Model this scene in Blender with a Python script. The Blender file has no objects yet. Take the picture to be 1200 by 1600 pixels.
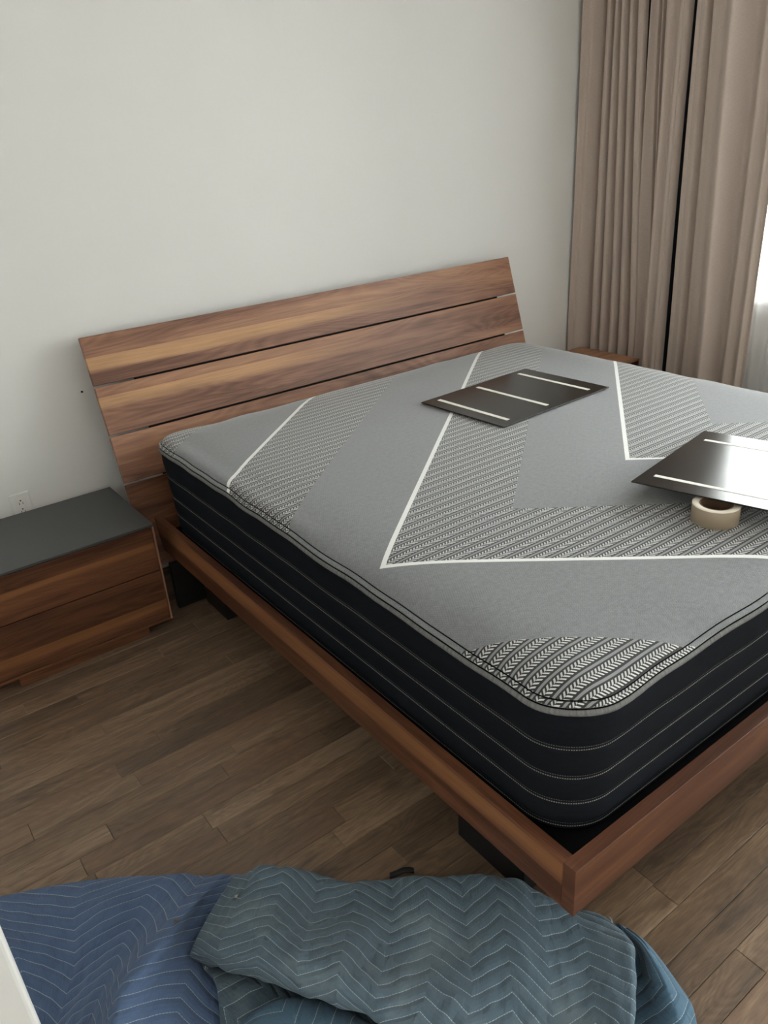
import bpy, bmesh, math, random
import numpy as np
from mathutils import Vector

PI = math.pi
random.seed(7)
S = bpy.context.scene
C = S.collection

# ------------------------------------------------------------------ camera
cam_data = bpy.data.cameras.new('camera')
cam = bpy.data.objects.new('camera', cam_data)
C.objects.link(cam)
cam.location = (-0.8292, -0.6452, 1.6291)
cam.rotation_euler = (1.1211, 0.0627, -0.6413)
cam_data.sensor_fit = 'AUTO'
cam_data.sensor_width = 36.0
cam_data.lens = 1217.3 / 1600.0 * 36.0
cam_data.clip_start = 0.02
S.camera = cam

# ------------------------------------------------------------------ sky and exposure
world = bpy.data.worlds.new('overcast_sky')
S.world = world
world.use_nodes = True
bg = world.node_tree.nodes['Background']
bg.inputs['Color'].default_value = (1.0, 0.987, 0.979, 1)
bg.inputs['Strength'].default_value = 18.0
vs = S.view_settings
vs.view_transform = 'Standard'
vs.look = 'None'
vs.gamma = 1.0
vs.use_curve_mapping = False
vs.exposure = 0.0
S.cycles.max_bounces = 14
S.cycles.diffuse_bounces = 8
S.cycles.transparent_max_bounces = 16
S.cycles.sample_clamp_indirect = 8.0


def sky_portal(name, loc, rot, w, h):
    """Tells the renderer where the openings to the sky are (gives off no light itself)."""
    d = bpy.data.lights.new(name, 'AREA')
    d.shape = 'RECTANGLE'
    d.size, d.size_y = w, h
    d.cycles.is_portal = True
    o = bpy.data.objects.new(name, d)
    C.objects.link(o)
    o.location, o.rotation_euler = loc, rot
    return o


WIN_Y0, WIN_Y1, WIN_Z0, WIN_Z1 = -1.25, 1.52, 0.80, 2.35      # window in the right wall
ROOM_X0, ROOM_X1, ROOM_Y0, ROOM_Y1, ROOM_Z = -1.72, 2.90, -4.6, 2.365, 2.60
W2_Y0, W2_Y1, W2_Z0 = -4.4, -1.6, 0.10                               # tall second window, further along the same wall
for wa, wb, wc in ((WIN_Y0, WIN_Y1, WIN_Z0), (W2_Y0, W2_Y1, W2_Z0)):
    sky_portal('sky_portal', (ROOM_X1 + 0.14, (wa + wb) / 2, (wc + WIN_Z1) / 2), (0, PI / 2, 0), WIN_Z1 - wc, wb - wa)


# ------------------------------------------------------------------ node helpers
class X:
    """A shader value; arithmetic on it adds Math nodes."""
    def __init__(self, nt, s):
        self.nt, self.s = nt, s

    def _m(self, op, *a):
        n = self.nt.nodes.new('ShaderNodeMath')
        n.operation = op
        for i, v in enumerate((self,) + a):
            if isinstance(v, X):
                self.nt.links.new(v.s, n.inputs[i])
            else:
                n.inputs[i].default_value = float(v)
        return X(self.nt, n.outputs[0])

    def __add__(self, o): return self._m('ADD', o)
    def __radd__(self, o): return self._m('ADD', o)
    def __sub__(self, o): return self._m('SUBTRACT', o)
    def __rsub__(self, o): return (self * -1.0) + o
    def __mul__(self, o): return self._m('MULTIPLY', o)
    def __rmul__(self, o): return self._m('MULTIPLY', o)
    def __truediv__(self, o): return self._m('DIVIDE', o)
    def abs(self): return self._m('ABSOLUTE')
    def fract(self): return self._m('FRACT')
    def floor(self): return self._m('FLOOR')
    def sin(self): return self._m('SINE')
    def lt(self, o): return self._m('LESS_THAN', o)
    def gt(self, o): return self._m('GREATER_THAN', o)
    def mn(self, o): return self._m('MINIMUM', o)
    def mx(self, o): return self._m('MAXIMUM', o)
    def clamp(self): return self._m('MAXIMUM', 0.0)._m('MINIMUM', 1.0)
    def step(self, a, b):
        """0 below a, 1 above b, linear between"""
        return ((self - a) / (b - a)).clamp()


def new_mat(name, rough=0.5, spec=0.5):
    m = bpy.data.materials.new(name)
    m.use_nodes = True
    nt = m.node_tree
    b = nt.nodes['Principled BSDF']
    b.inputs['Roughness'].default_value = rough
    b.inputs['Specular IOR Level'].default_value = spec
    return m, nt, b


def uv_xy(nt):
    t = nt.nodes.new('ShaderNodeUVMap')
    s = nt.nodes.new('ShaderNodeSeparateXYZ')
    nt.links.new(t.outputs[0], s.inputs[0])
    return X(nt, s.outputs[0]), X(nt, s.outputs[1])


def obj_xyz(nt):
    t = nt.nodes.new('ShaderNodeTexCoord')
    s = nt.nodes.new('ShaderNodeSeparateXYZ')
    nt.links.new(t.outputs['Object'], s.inputs[0])
    return [X(nt, s.outputs[i]) for i in range(3)]


def vec(nt, a, b, c=0.0):
    n = nt.nodes.new('ShaderNodeCombineXYZ')
    for i, v in enumerate((a, b, c)):
        if isinstance(v, X):
            nt.links.new(v.s, n.inputs[i])
        else:
            n.inputs[i].default_value = v
    return n.outputs[0]


def noise(nt, v, scale=1.0, detail=3.0, rough=0.55, dist=0.0):
    n = nt.nodes.new('ShaderNodeTexNoise')
    nt.links.new(v, n.inputs['Vector'])
    n.inputs['Scale'].default_value = scale
    n.inputs['Detail'].default_value = detail
    n.inputs['Roughness'].default_value = rough
    n.inputs['Distortion'].default_value = dist
    return X(nt, n.outputs['Fac'])


def rgb(nt, col):
    n = nt.nodes.new('ShaderNodeRGB')
    n.outputs[0].default_value = (*col, 1)
    return n.outputs[0]


def mix(nt, f, a, b):
    n = nt.nodes.new('ShaderNodeMix')
    n.data_type = 'RGBA'
    if isinstance(f, X):
        nt.links.new(f.s, n.inputs[0])
    else:
        n.inputs[0].default_value = f
    for v, i in ((a, 6), (b, 7)):
        if isinstance(v, tuple):
            n.inputs[i].default_value = (*v, 1)
        else:
            nt.links.new(v, n.inputs[i])
    return n.outputs[2]


def scale_col(nt, col, f):
    n = nt.nodes.new('ShaderNodeVectorMath')
    n.operation = 'SCALE'
    nt.links.new(col, n.inputs[0])
    nt.links.new(f.s, n.inputs['Scale'])
    return n.outputs[0]


def bump(nt, b, h, strength=0.3, dist=0.002):
    n = nt.nodes.new('ShaderNodeBump')
    n.inputs['Strength'].default_value = strength
    n.inputs['Distance'].default_value = dist
    nt.links.new(h.s, n.inputs['Height'])
    nt.links.new(n.outputs[0], b.inputs['Normal'])


def plain(name, col, rough=0.5, spec=0.5, var=0.04, scale=30.0, metal=0.0):
    """One colour with a faint uneven tone."""
    m, nt, b = new_mat(name, rough, spec)
    t = nt.nodes.new('ShaderNodeTexCoord')
    f = noise(nt, t.outputs['Object'], scale, 3)
    nt.links.new(scale_col(nt, rgb(nt, col), f * (2 * var) + (1 - var)), b.inputs['Base Color'])
    b.inputs['Metallic'].default_value = metal
    return m


def wood(name, seed=0.0, lam=(), sap=(), dark=(0.125, 0.053, 0.032), mid=(0.275, 0.130, 0.078), lite=(0.44, 0.232, 0.128), rough=0.42, fig=1.0, pale=(0.55, 0.31, 0.15)):
    """Oiled walnut on UVs in metres, grain along U. lam: (v0, v1, tone) glued laminae across V; sap: (v0, v1, soft, u_end) pale sapwood bands."""
    m, nt, b = new_mat(name, rough, 0.4)
    u, v = uv_xy(nt)
    wob = noise(nt, vec(nt, u * 1.1, v * 3.0, seed), 1.0, 2)
    fine = noise(nt, vec(nt, u * 6.0, v * 210.0, seed + 3), 1.0, 3, 0.6)
    med = noise(nt, vec(nt, u * 2.2, v * 34.0, seed + 7), 1.0, 4, 0.6, 0.35)
    broad = noise(nt, vec(nt, u * 0.8, v * 9.0, seed + 11), 1.0, 3, 0.5, 0.6)
    wave = nt.nodes.new('ShaderNodeTexNoise')      # ring figure: contour lines of a smooth stretched field
    nt.links.new(vec(nt, u * 0.8, v * 6.5, seed + 17), wave.inputs['Vector'])
    wave.inputs['Scale'].default_value = 1.0
    wave.inputs['Detail'].default_value = 1.5
    wave.inputs['Distortion'].default_value = 0.5
    ring = ((X(nt, wave.outputs['Fac']) * 26.0 + med * 0.8).fract() - 0.5).abs() * 2.0
    t = (broad - 0.5) * 1.2 + (med - 0.5) * 0.8 + (ring - 0.5) * (0.15 * fig) + (fine - 0.5) * 0.42 + 0.48
    for v0, v1, tone in lam:
        t = t + v.gt(v0) * v.lt(v1) * tone
    cr = nt.nodes.new('ShaderNodeValToRGB')
    e = cr.color_ramp.elements
    e[0].position, e[0].color = 0.12, (*dark, 1)
    e[1].position, e[1].color = 0.92, (*lite, 1)
    k = e.new(0.5)
    k.color = (*mid, 1)
    nt.links.new(t.s, cr.inputs[0])
    col = cr.outputs[0]
    for v0, v1, soft, uend in sap:
        edge = v + (wob - 0.5) * 0.05
        f = edge.step(v0, v0 + soft) * (1.0 - v.step(v1, v1 + 0.0015)) * (1.0 - (u + (med - 0.5) * 0.5).step(uend * 0.5, uend)) * 0.75
        col = mix(nt, f, col, scale_col(nt, rgb(nt, pale), (fine * 0.5 + med * 0.9 + broad * 0.5 + 0.05)))
    nt.links.new(col, b.inputs['Base Color'])
    nt.links.new((fine * 0.12 + (rough - 0.06)).s, b.inputs['Roughness'])
    bump(nt, b, fine, 0.12, 0.0006)
    return m


# ------------------------------------------------------------------ mesh helpers
def link(name, me, mat=None, parent=None, kind=None, label=None):
    o = bpy.data.objects.new(name, me)
    C.objects.link(o)
    if mat is not None:
        me.materials.append(mat)
    if parent is not None:
        o.parent = parent
    if kind:
        o['kind'] = kind
    if label:
        o['label'] = label
    return o


def thing(name, label, cat, loc=(0, 0, 0), group=None):
    o = bpy.data.objects.new(name, None)
    o.empty_display_size = 0.1
    C.objects.link(o)
    o.location = loc
    return tag(o, label, cat, group)


def tag(o, label, cat, group=None):
    o['label'] = label
    o['category'] = cat
    if group:
        o['group'] = group
    return o


def bm_box(bm, lo, hi, bevel=0.0, seg=2, grain=0, uvo=(0.0, 0.0)):
    """Box between two corners; UVs in metres with U along the grain axis."""
    uvl = bm.loops.layers.uv.verify()
    tmp = bmesh.new()
    tl = tmp.loops.layers.uv.verify()
    vs_ = [tmp.verts.new((lo[0] if i & 1 == 0 else hi[0], lo[1] if i & 2 == 0 else hi[1], lo[2] if i & 4 == 0 else hi[2])) for i in range(8)]
    for q in ((0, 2, 3, 1), (4, 5, 7, 6), (0, 1, 5, 4), (2, 6, 7, 3), (0, 4, 6, 2), (1, 3, 7, 5)):
        tmp.faces.new([vs_[i] for i in q])
    if bevel > 0:
        bmesh.ops.bevel(tmp, geom=list(tmp.edges), offset=bevel, segments=seg, affect='EDGES', profile=0.5)
    tmp.normal_update()
    for f in tmp.faces:
        n = [abs(c) for c in f.normal]
        ax = n.index(max(n))
        others = [a for a in range(3) if a != ax]
        if grain in others:
            ua = grain
            va = [a for a in others if a != grain][0]
        else:
            ua, va = others
        for lp in f.loops:
            lp[tl].uv = (lp.vert.co[ua] - lo[ua] + uvo[0], lp.vert.co[va] - lo[va] + uvo[1])
    mp = {}
    for v_ in tmp.verts:
        mp[v_] = bm.verts.new(v_.co)
    for f in tmp.faces:
        nf = bm.faces.new([mp[v_] for v_ in f.verts])
        nf.smooth = False
        for a, c in zip(nf.loops, f.loops):
            a[uvl].uv = c[tl].uv
    tmp.free()


def box(name, lo, hi, mat, parent=None, bevel=0.002, seg=2, grain=0, uvo=(0, 0), kind=None, label=None):
    bm = bmesh.new()
    bm_box(bm, lo, hi, bevel, seg, grain, uvo)
    return done(name, bm, mat, parent, kind, label)


def done(name, bm, mat, parent=None, kind=None, label=None, smooth=False):
    me = bpy.data.meshes.new(name)
    bm.normal_update()
    bm.to_mesh(me)
    bm.free()
    if smooth:
        for p in me.polygons:
            p.use_smooth = True
    return link(name, me, mat, parent, kind, label)


def lathe(bm, prof, seg=32, center=(0, 0, 0), closed=True):
    rings = []
    for r, z in prof:
        rings.append([bm.verts.new((center[0] + r * math.cos(2 * PI * i / seg), center[1] + r * math.sin(2 * PI * i / seg), center[2] + z)) for i in range(seg)])
    n = len(rings)
    for k in range(n if closed else n - 1):
        a, b = rings[k], rings[(k + 1) % n]
        for i in range(seg):
            j = (i + 1) % seg
            f = bm.faces.new((a[i], a[j], b[j], b[i]))
            f.smooth = True
    return rings


def tube(bm, pts, r, seg=8, closed=False):
    n = len(pts)
    rings = []
    for i, p in enumerate(pts):
        a = Vector(pts[i - 1] if (i > 0 or closed) else pts[i])
        b = Vector(pts[(i + 1) % n] if (i < n - 1 or closed) else pts[i])
        d = (b - a).normalized()
        up = Vector((0, 0, 1)) if abs(d.z) < 0.9 else Vector((1, 0, 0))
        s = d.cross(up).normalized()
        t = s.cross(d)
        rings.append([bm.verts.new(Vector(p) + (s * math.cos(2 * PI * k / seg) + t * math.sin(2 * PI * k / seg)) * r) for k in range(seg)])
    for i in range(n if closed else n - 1):
        a, b = rings[i], rings[(i + 1) % n]
        for k in range(seg):
            f = bm.faces.new((a[k], a[(k + 1) % seg], b[(k + 1) % seg], b[k]))
            f.smooth = True
    if not closed:
        bm.faces.new(rings[0])
        bm.faces.new(list(reversed(rings[-1])))


def catmull(P, n):
    """Sample an (m, d) control polyline at n evenly spaced parameters."""
    P = np.asarray(P, float)
    m = len(P)
    Q = np.concatenate([(2 * P[0] - P[1])[None], P, (2 * P[-1] - P[-2])[None]])
    t = np.linspace(0, m - 1, n)
    i = np.minimum(t.astype(int), m - 2)
    f = (t - i).reshape(-1, *([1] * (P.ndim - 1)))
    p0, p1, p2, p3 = Q[i], Q[i + 1], Q[i + 2], Q[i + 3]
    return 0.5 * (2 * p1 + (p2 - p0) * f + (2 * p0 - 5 * p1 + 4 * p2 - p3) * f ** 2 + (3 * p1 - p0 - 3 * p2 + p3) * f ** 3)


def grid_mesh(name, V, UV=None, wrap=False):
    """Mesh from an (a, b, 3) array of points."""
    a, b = V.shape[:2]
    me = bpy.data.meshes.new(name)
    idx = np.arange(a * b).reshape(a, b)
    if wrap:
        idx2 = np.vstack([idx, idx[:1]])
    else:
        idx2 = idx
    f = np.stack([idx2[:-1, :-1], idx2[1:, :-1], idx2[1:, 1:], idx2[:-1, 1:]], -1).reshape(-1, 4)
    me.from_pydata(V.reshape(-1, 3).tolist(), [], f.tolist())
    me.polygons.foreach_set('use_smooth', [True] * len(f))
    if UV is not None:
        ul = me.uv_layers.new(name='UVMap')
        if wrap:
            UVx = UV.reshape(-1, 2)
        li = np.empty(len(me.loops), dtype=np.int32)
        me.loops.foreach_get('vertex_index', li)
        ul.data.foreach_set('uv', UV.reshape(-1, 2)[li].ravel())
    me.update()
    return me


def smooth_noise(x, y, seed=0, octaves=3):
    """Cheap smooth value noise in [-1, 1] on numpy arrays."""
    r = np.random.RandomState(seed)
    out = np.zeros_like(x)
    amp = 1.0
    for o in range(octaves):
        for _ in range(4):
            a = r.uniform(0, 2 * PI)
            k = (2 ** o) * r.uniform(0.7, 1.3)
            out += amp * 0.25 * np.sin(k * (x * math.cos(a) + y * math.sin(a)) * 2 * PI + r.uniform(0, 6.3))
        amp *= 0.5
    return out

LOCAL = set()      # things whose parts are modelled in the thing's own space
_link0 = link


def link(name, me, mat=None, parent=None, kind=None, label=None):
    o = _link0(name, me, mat, parent, kind, label)
    if parent is not None and parent.type == 'EMPTY' and parent.name not in LOCAL:
        from mathutils import Matrix
        o.matrix_parent_inverse = Matrix.Translation(-parent.location)
    return o


# ------------------------------------------------------------------ materials
M_wall = plain('wall_paint', (0.792, 0.779, 0.755), 0.75, 0.25, 0.012, 60)
M_ceil = plain('ceiling_paint', (0.82, 0.81, 0.79), 0.85, 0.2, 0.01, 40)
M_trim = plain('white_trim_paint', (0.80, 0.79, 0.765), 0.35, 0.45, 0.01, 20)
M_black = plain('black_leg_stain', (0.006, 0.006, 0.0065), 0.5, 0.4, 0.1, 20)
M_void = plain('dark_underside', (0.010, 0.009, 0.008), 0.8, 0.2)
M_pit = plain('black_platform_cloth', (0.003, 0.003, 0.0035), 0.95, 0.1)
M_door = plain('off_white_door_paint', (0.52, 0.515, 0.50), 0.4, 0.4, 0.01, 20)
M_plug = plain('white_plastic', (0.80, 0.79, 0.76), 0.3, 0.5, 0.01)
M_slot = plain('dark_slot', (0.012, 0.011, 0.010), 0.6, 0.3)
M_metal = plain('brushed_metal', (0.55, 0.54, 0.52), 0.35, 0.5, 0.05, 80, 1.0)
M_topgrey = plain('dark_grey_satin_glass', (0.056, 0.059, 0.060), 0.42, 0.5, 0.03, 120)
M_gloss = plain('black_satin_panel', (0.007, 0.0068, 0.0066), 0.20, 0.55, 0.05, 6)
M_strip = plain('white_adhesive_strip', (0.80, 0.78, 0.72), 0.6, 0.3, 0.02, 60)
M_core = plain('brown_cardboard_core', (0.16, 0.095, 0.06), 0.8, 0.2, 0.08, 60)

# walnut, one material per board so that no two share a figure; rails and drawers carry their shade in a darker tone
M_hb = [wood('walnut_headboard_top', 1.0, [(-1, 0.045, -0.17), (0.045, 0.172, 0.05)], [(0.047, 0.100, 0.012, 1.6)]),
        wood('walnut_headboard_second', 5.3, [(-1, 0.085, -0.04), (0.085, 0.178, 0.05)], [(0.086, 0.140, 0.02, 1.2)]),
        wood('walnut_headboard_third', 9.1, [(-1, 0.07, -0.14), (0.07, 0.178, 0.0)]),
        wood('walnut_headboard_low', 12.7, [(-1, 1, -0.16)], dark=(0.070, 0.024, 0.011), mid=(0.172, 0.068, 0.032), lite=(0.300, 0.135, 0.058), pale=(0.27, 0.118, 0.045))]
M_rail = wood('walnut_side_rail', 21.0, [(-1, 0.062, -0.22), (0.062, 1, 0.04)], [(0.060, 0.112, 0.03, 2.6)], fig=0.7, dark=(0.070, 0.024, 0.011), mid=(0.172, 0.068, 0.032), lite=(0.300, 0.135, 0.058), pale=(0.27, 0.118, 0.045))
M_foot = wood('walnut_foot_rail', 26.0, [(0.03, 0.085, 0.03), (-1, 0.03, -0.12)], (), fig=0.8, dark=(0.060, 0.021, 0.010), mid=(0.100, 0.038, 0.019), lite=(0.210, 0.092, 0.041))
M_drw = [wood('walnut_drawer_upper', 31.0, [(-1, 0.055, -0.10), (0.11, 1, -0.20)], [(0.085, 0.112, 0.014, 1.1)], fig=0.7, dark=(0.070, 0.024, 0.011), mid=(0.172, 0.068, 0.032), lite=(0.300, 0.135, 0.058), pale=(0.27, 0.118, 0.045)),
         wood('walnut_drawer_lower', 36.0, [(0.075, 1, -0.16), (-1, 0.02, -0.05)], [(0.035, 0.076, 0.012, 1.3)], fig=0.7, dark=(0.070, 0.024, 0.011), mid=(0.172, 0.068, 0.032), lite=(0.300, 0.135, 0.058), pale=(0.27, 0.118, 0.045))]
M_case = wood('walnut_case', 41.0, [(-1, 5, -0.06)], dark=(0.070, 0.024, 0.011), mid=(0.172, 0.068, 0.032), lite=(0.300, 0.135, 0.058), pale=(0.27, 0.118, 0.045))
M_case_edge = wood('walnut_case_edge', 44.0, [(-1, 5, 0.02)])
M_rtop = wood('walnut_plain_top', 47.0, [(-1, 1, 0.22)])


def make_floor_mat():
    m, nt, b = new_mat('brown_grey_oak_flooring', 0.40, 0.45)
    x, y, z = obj_xyz(nt)
    oi = nt.nodes.new('ShaderNodeObjectInfo')
    ge = nt.nodes.new('ShaderNodeNewGeometry')
    r = (X(nt, oi.outputs['Random']) * 7.31 + X(nt, ge.outputs['Random Per Island'])).fract()
    g = (r * 17.7).fract()
    off = r * 40.0
    broad = noise(nt, vec(nt, x * 1.6 + off, y * 14.0, off), 1.0, 3, 0.55, 0.5)
    med = noise(nt, vec(nt, x * 5.0 + off, y * 70.0, off), 1.0, 4, 0.6, 0.4)
    fine = noise(nt, vec(nt, x * 26.0, y * 330.0, off), 1.0, 2, 0.6)
    blot = noise(nt, vec(nt, x * 7.0 + off, y * 16.0, off + 5.0), 1.0, 2, 0.5)
    ring = ((noise(nt, vec(nt, x * 2.6 + off, y * 13.0, off + 9.0), 1.0, 1, 0.5, 0.6) * 15.0).fract() - 0.5).abs() * 2.0
    t = r * 0.34 + (broad - 0.5) * 0.80 + (med - 0.5) * 0.75 + (fine - 0.5) * 0.55 + (ring - 0.5) * 0.14 - blot.step(0.60, 0.76) * 0.28 + 0.29
    cr = nt.nodes.new('ShaderNodeValToRGB')
    e = cr.color_ramp.elements
    e[0].position, e[0].color = 0.05, (0.072, 0.049, 0.034, 1)
    e[1].position, e[1].color = 0.98, (0.325, 0.229, 0.150, 1)
    e.new(0.5).color = (0.172, 0.110, 0.069, 1)
    nt.links.new(t.s, cr.inputs[0])
    col = mix(nt, g.gt(0.76) * 0.25, cr.outputs[0], (0.20, 0.112, 0.072))
    nt.links.new(col, b.inputs['Base Color'])
    nt.links.new((fine * 0.14 + 0.27).s, b.inputs['Roughness'])
    bump(nt, b, fine * 0.6 + med * 0.4, 0.25, 0.0008)
    return m


M_floor = make_floor_mat()


def make_knit():
    """Mattress top: UV = flattened metres. Chevron zones of plain heather and herringbone stripes, edged by white lines."""
    m, nt, b = new_mat('grey_chevron_knit', 0.85, 0.25)
    u, v = uv_xy(nt)
    t = ((u - (v - 0.713).abs() / 0.845 - 0.096) / 0.933).fract() * 0.933
    white = t.lt(0.0205)
    striped = t.gt(0.0205) * t.lt(0.452)
    P = 0.0335
    p = (v / P).fract()
    ph = u / 0.0098
    dash1 = (ph + p * 2.6).fract().lt(0.46) * p.gt(0.02) * p.lt(0.31)
    dash2 = (ph * 1.0 - p * 2.6).fract().lt(0.50) * p.gt(0.32) * p.lt(0.58)
    band = p.gt(0.70) * p.lt(0.87)
    hat = (u / 0.0022).fract().lt(0.5)
    heather = noise(nt, vec(nt, u * 420.0, v * 150.0, 0), 1.0, 2, 0.6)
    heather2 = noise(nt, vec(nt, u * 70.0, v * 70.0, 3.0), 1.0, 3, 0.6)
    zig = ((u / 0.006 + ((v / 0.010).fract() - 0.5).abs() * 2.0 + heather * 0.8).fract() - 0.5).abs() * 2.0
    cp = scale_col(nt, rgb(nt, (0.190, 0.195, 0.205)), heather2 * 0.5 + zig * 0.34 + heather * 0.5 + 0.33)
    cd = scale_col(nt, rgb(nt, (0.036, 0.036, 0.038)), hat * 0.7 + 0.6)
    cs = mix(nt, band, cd, (0.24, 0.243, 0.247))
    cs = mix(nt, dash2, cs, (0.50, 0.50, 0.495))
    cs = mix(nt, dash1, cs, (0.62, 0.62, 0.61))
    col = mix(nt, striped, cp, cs)
    col = mix(nt, white, col, (0.80, 0.80, 0.785))
    nt.links.new(col, b.inputs['Base Color'])
    b.inputs['Sheen Weight'].default_value = 0.5
    b.inputs['Sheen Roughness'].default_value = 0.4
    h = striped * (dash1 * 0.8 + dash2 * 0.8 + band * 0.4) + (1.0 - striped) * (zig * 0.45) + heather * 0.3 + white * 0.5
    bump(nt, b, h, 0.35, 0.0014)
    return m


M_knit = make_knit()
SEAMS = (0.556, 0.485, 0.420, 0.360)


def make_side():
    m, nt, b = new_mat('dark_navy_mattress_side', 0.9, 0.08)
    u, v = uv_xy(nt)
    tw = noise(nt, vec(nt, u * 500.0, v * 500.0, 0), 1.0, 2)
    tw2 = noise(nt, vec(nt, u * 30.0, v * 160.0, 1), 1.0, 3)
    col = scale_col(nt, rgb(nt, (0.0080, 0.0096, 0.0130)), tw * 0.7 + tw2 * 0.5 + 0.4)
    th = None
    for s in SEAMS:
        k = ((v - s).abs() - 0.0034).abs().lt(0.0008)
        th = k if th is None else th.mx(k)
    th = th * (u / 0.0050).fract().lt(0.62)
    col = mix(nt, th, col, (0.24, 0.23, 0.21))
    nt.links.new(col, b.inputs['Base Color'])
    bump(nt, b, tw + th, 0.2, 0.001)
    return m


def make_tape():
    m, nt, b = new_mat('grey_edge_tape', 0.75, 0.3)
    u, v = uv_xy(nt)
    rib = noise(nt, vec(nt, u * 160.0, v * 8.0, 0), 1.0, 2)
    nt.links.new(scale_col(nt, rgb(nt, (0.17, 0.17, 0.168)), rib * 1.5 + 0.15), b.inputs['Base Color'])
    bump(nt, b, rib, 0.5, 0.002)
    return m


M_side, M_tape = make_side(), make_tape()


def make_quilt(name, col, col2, spacing, period, amp, dust=0.0):
    m, nt, b = new_mat(name, 0.9, 0.15)
    u, v = uv_xy(nt)
    wob = noise(nt, vec(nt, u * 9.0, v * 9.0, 2.0), 1.0, 2)
    tri = ((u / period).fract() - 0.5).abs() * 2.0
    q = (v + tri * amp + (wob - 0.5) * 0.012) / spacing
    d = ((q.fract() - 0.5).abs() - 0.5).abs() * spacing      # metres to the nearest stitch row
    dash = (u / 0.0052).fract().lt(0.80)
    thread = d.lt(0.00095) * dash
    weave = noise(nt, vec(nt, u * 520.0, v * 520.0, 0), 1.0, 2)
    mott = noise(nt, vec(nt, u * 7.0, v * 7.0, 4.0), 1.0, 4, 0.6)
    crease = noise(nt, vec(nt, u * 48.0, v * 15.0, 9.0), 1.0, 3, 0.55, 1.0)
    c = mix(nt, mott, col, col2)
    c = scale_col(nt, c, weave * 0.45 + crease * 0.25 + 0.66)
    if dust:
        c = mix(nt, mott.step(0.52, 0.75) * dust, c, (0.32, 0.36, 0.36))
    c = mix(nt, thread * 0.78, c, (0.44, 0.52, 0.57))
    nt.links.new(c, b.inputs['Base Color'])
    b.inputs['Sheen Weight'].default_value = 0.1
    puff = d.step(0.0, 0.012)
    bump(nt, b, puff * 1.0 + crease * 1.3 + weave * 0.05, 0.75, 0.0045)
    return m


M_blue = make_quilt('blue_quilted_blanket', (0.078, 0.122, 0.225), (0.105, 0.158, 0.268), 0.036, 0.27, 0.085)
M_teal = make_quilt('teal_quilted_blanket', (0.080, 0.120, 0.152), (0.106, 0.150, 0.184), 0.034, 0.17, 0.062, 0.25)
M_teal2 = make_quilt('teal_quilted_blanket_lining', (0.070, 0.130, 0.190), (0.085, 0.155, 0.220), 0.042, 0.5, 0.2)


def make_curtain_mat():
    m, nt, b = new_mat('taupe_curtain_weave', 0.85, 0.2)
    u, v = uv_xy(nt)
    w = noise(nt, vec(nt, u * 60.0, v * 700.0, 0), 1.0, 2)
    w2 = noise(nt, vec(nt, u * 700.0, v * 60.0, 3), 1.0, 2)
    col = scale_col(nt, rgb(nt, (0.515, 0.425, 0.368)), w * 0.35 + w2 * 0.25 + 0.7)
    nt.links.new(col, b.inputs['Base Color'])
    b.inputs['Sheen Weight'].default_value = 0.15
    bump(nt, b, w + w2, 0.15, 0.0008)
    tr = nt.nodes.new('ShaderNodeBsdfTranslucent')
    tr.inputs['Color'].default_value = (0.42, 0.33, 0.26, 1)
    mx = nt.nodes.new('ShaderNodeMixShader')
    mx.inputs[0].default_value = 0.03
    nt.links.new(b.outputs[0], mx.inputs[1])
    nt.links.new(tr.outputs[0], mx.inputs[2])
    nt.links.new(mx.outputs[0], nt.nodes['Material Output'].inputs['Surface'])
    return m


def make_sheer():
    m, nt, b = new_mat('white_sheer_voile', 0.9, 0.1)
    nt.nodes.remove(b)
    u, v = uv_xy(nt)
    w = noise(nt, vec(nt, u * 900.0, v * 900.0, 0), 1.0, 1)
    d = nt.nodes.new('ShaderNodeBsdfDiffuse')
    t = nt.nodes.new('ShaderNodeBsdfTranslucent')
    p = nt.nodes.new('ShaderNodeBsdfTransparent')
    d.inputs['Color'].default_value = (0.86, 0.87, 0.88, 1)
    t.inputs['Color'].default_value = (0.90, 0.92, 0.94, 1)
    m1 = nt.nodes.new('ShaderNodeMixShader')
    m2 = nt.nodes.new('ShaderNodeMixShader')
    m1.inputs[0].default_value = 0.6
    nt.links.new((w * 0.2 + 0.32).s, m2.inputs[0])
    nt.links.new(d.outputs[0], m1.inputs[1])
    nt.links.new(t.outputs[0], m1.inputs[2])
    nt.links.new(m1.outputs[0], m2.inputs[1])
    nt.links.new(p.outputs[0], m2.inputs[2])
    nt.links.new(m2.outputs[0], nt.nodes['Material Output'].inputs['Surface'])
    return m


def make_glass():
    m, nt, b = new_mat('window_glass', 0.02, 0.5)
    nt.nodes.remove(b)
    g = nt.nodes.new('ShaderNodeBsdfGlossy')
    g.inputs['Roughness'].default_value = 0.02
    p = nt.nodes.new('ShaderNodeBsdfTransparent')
    p.inputs['Color'].default_value = (0.93, 0.96, 0.95, 1)
    fr = nt.nodes.new('ShaderNodeFresnel')
    fr.inputs['IOR'].default_value = 1.45
    mx = nt.nodes.new('ShaderNodeMixShader')
    nt.links.new(fr.outputs[0], mx.inputs[0])
    nt.links.new(p.outputs[0], mx.inputs[1])
    nt.links.new(g.outputs[0], mx.inputs[2])
    nt.links.new(mx.outputs[0], nt.nodes['Material Output'].inputs['Surface'])
    return m


def make_packing_tape():
    m, nt, b = new_mat('tan_packing_tape', 0.28, 0.5)
    x, y, z = obj_xyz(nt)
    lay = noise(nt, vec(nt, x * 3.0, y * 3.0, z * 400.0), 1.0, 2)
    nt.links.new(scale_col(nt, rgb(nt, (0.30, 0.235, 0.165)), lay * 0.2 + 0.9), b.inputs['Base Color'])
    return m


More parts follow.
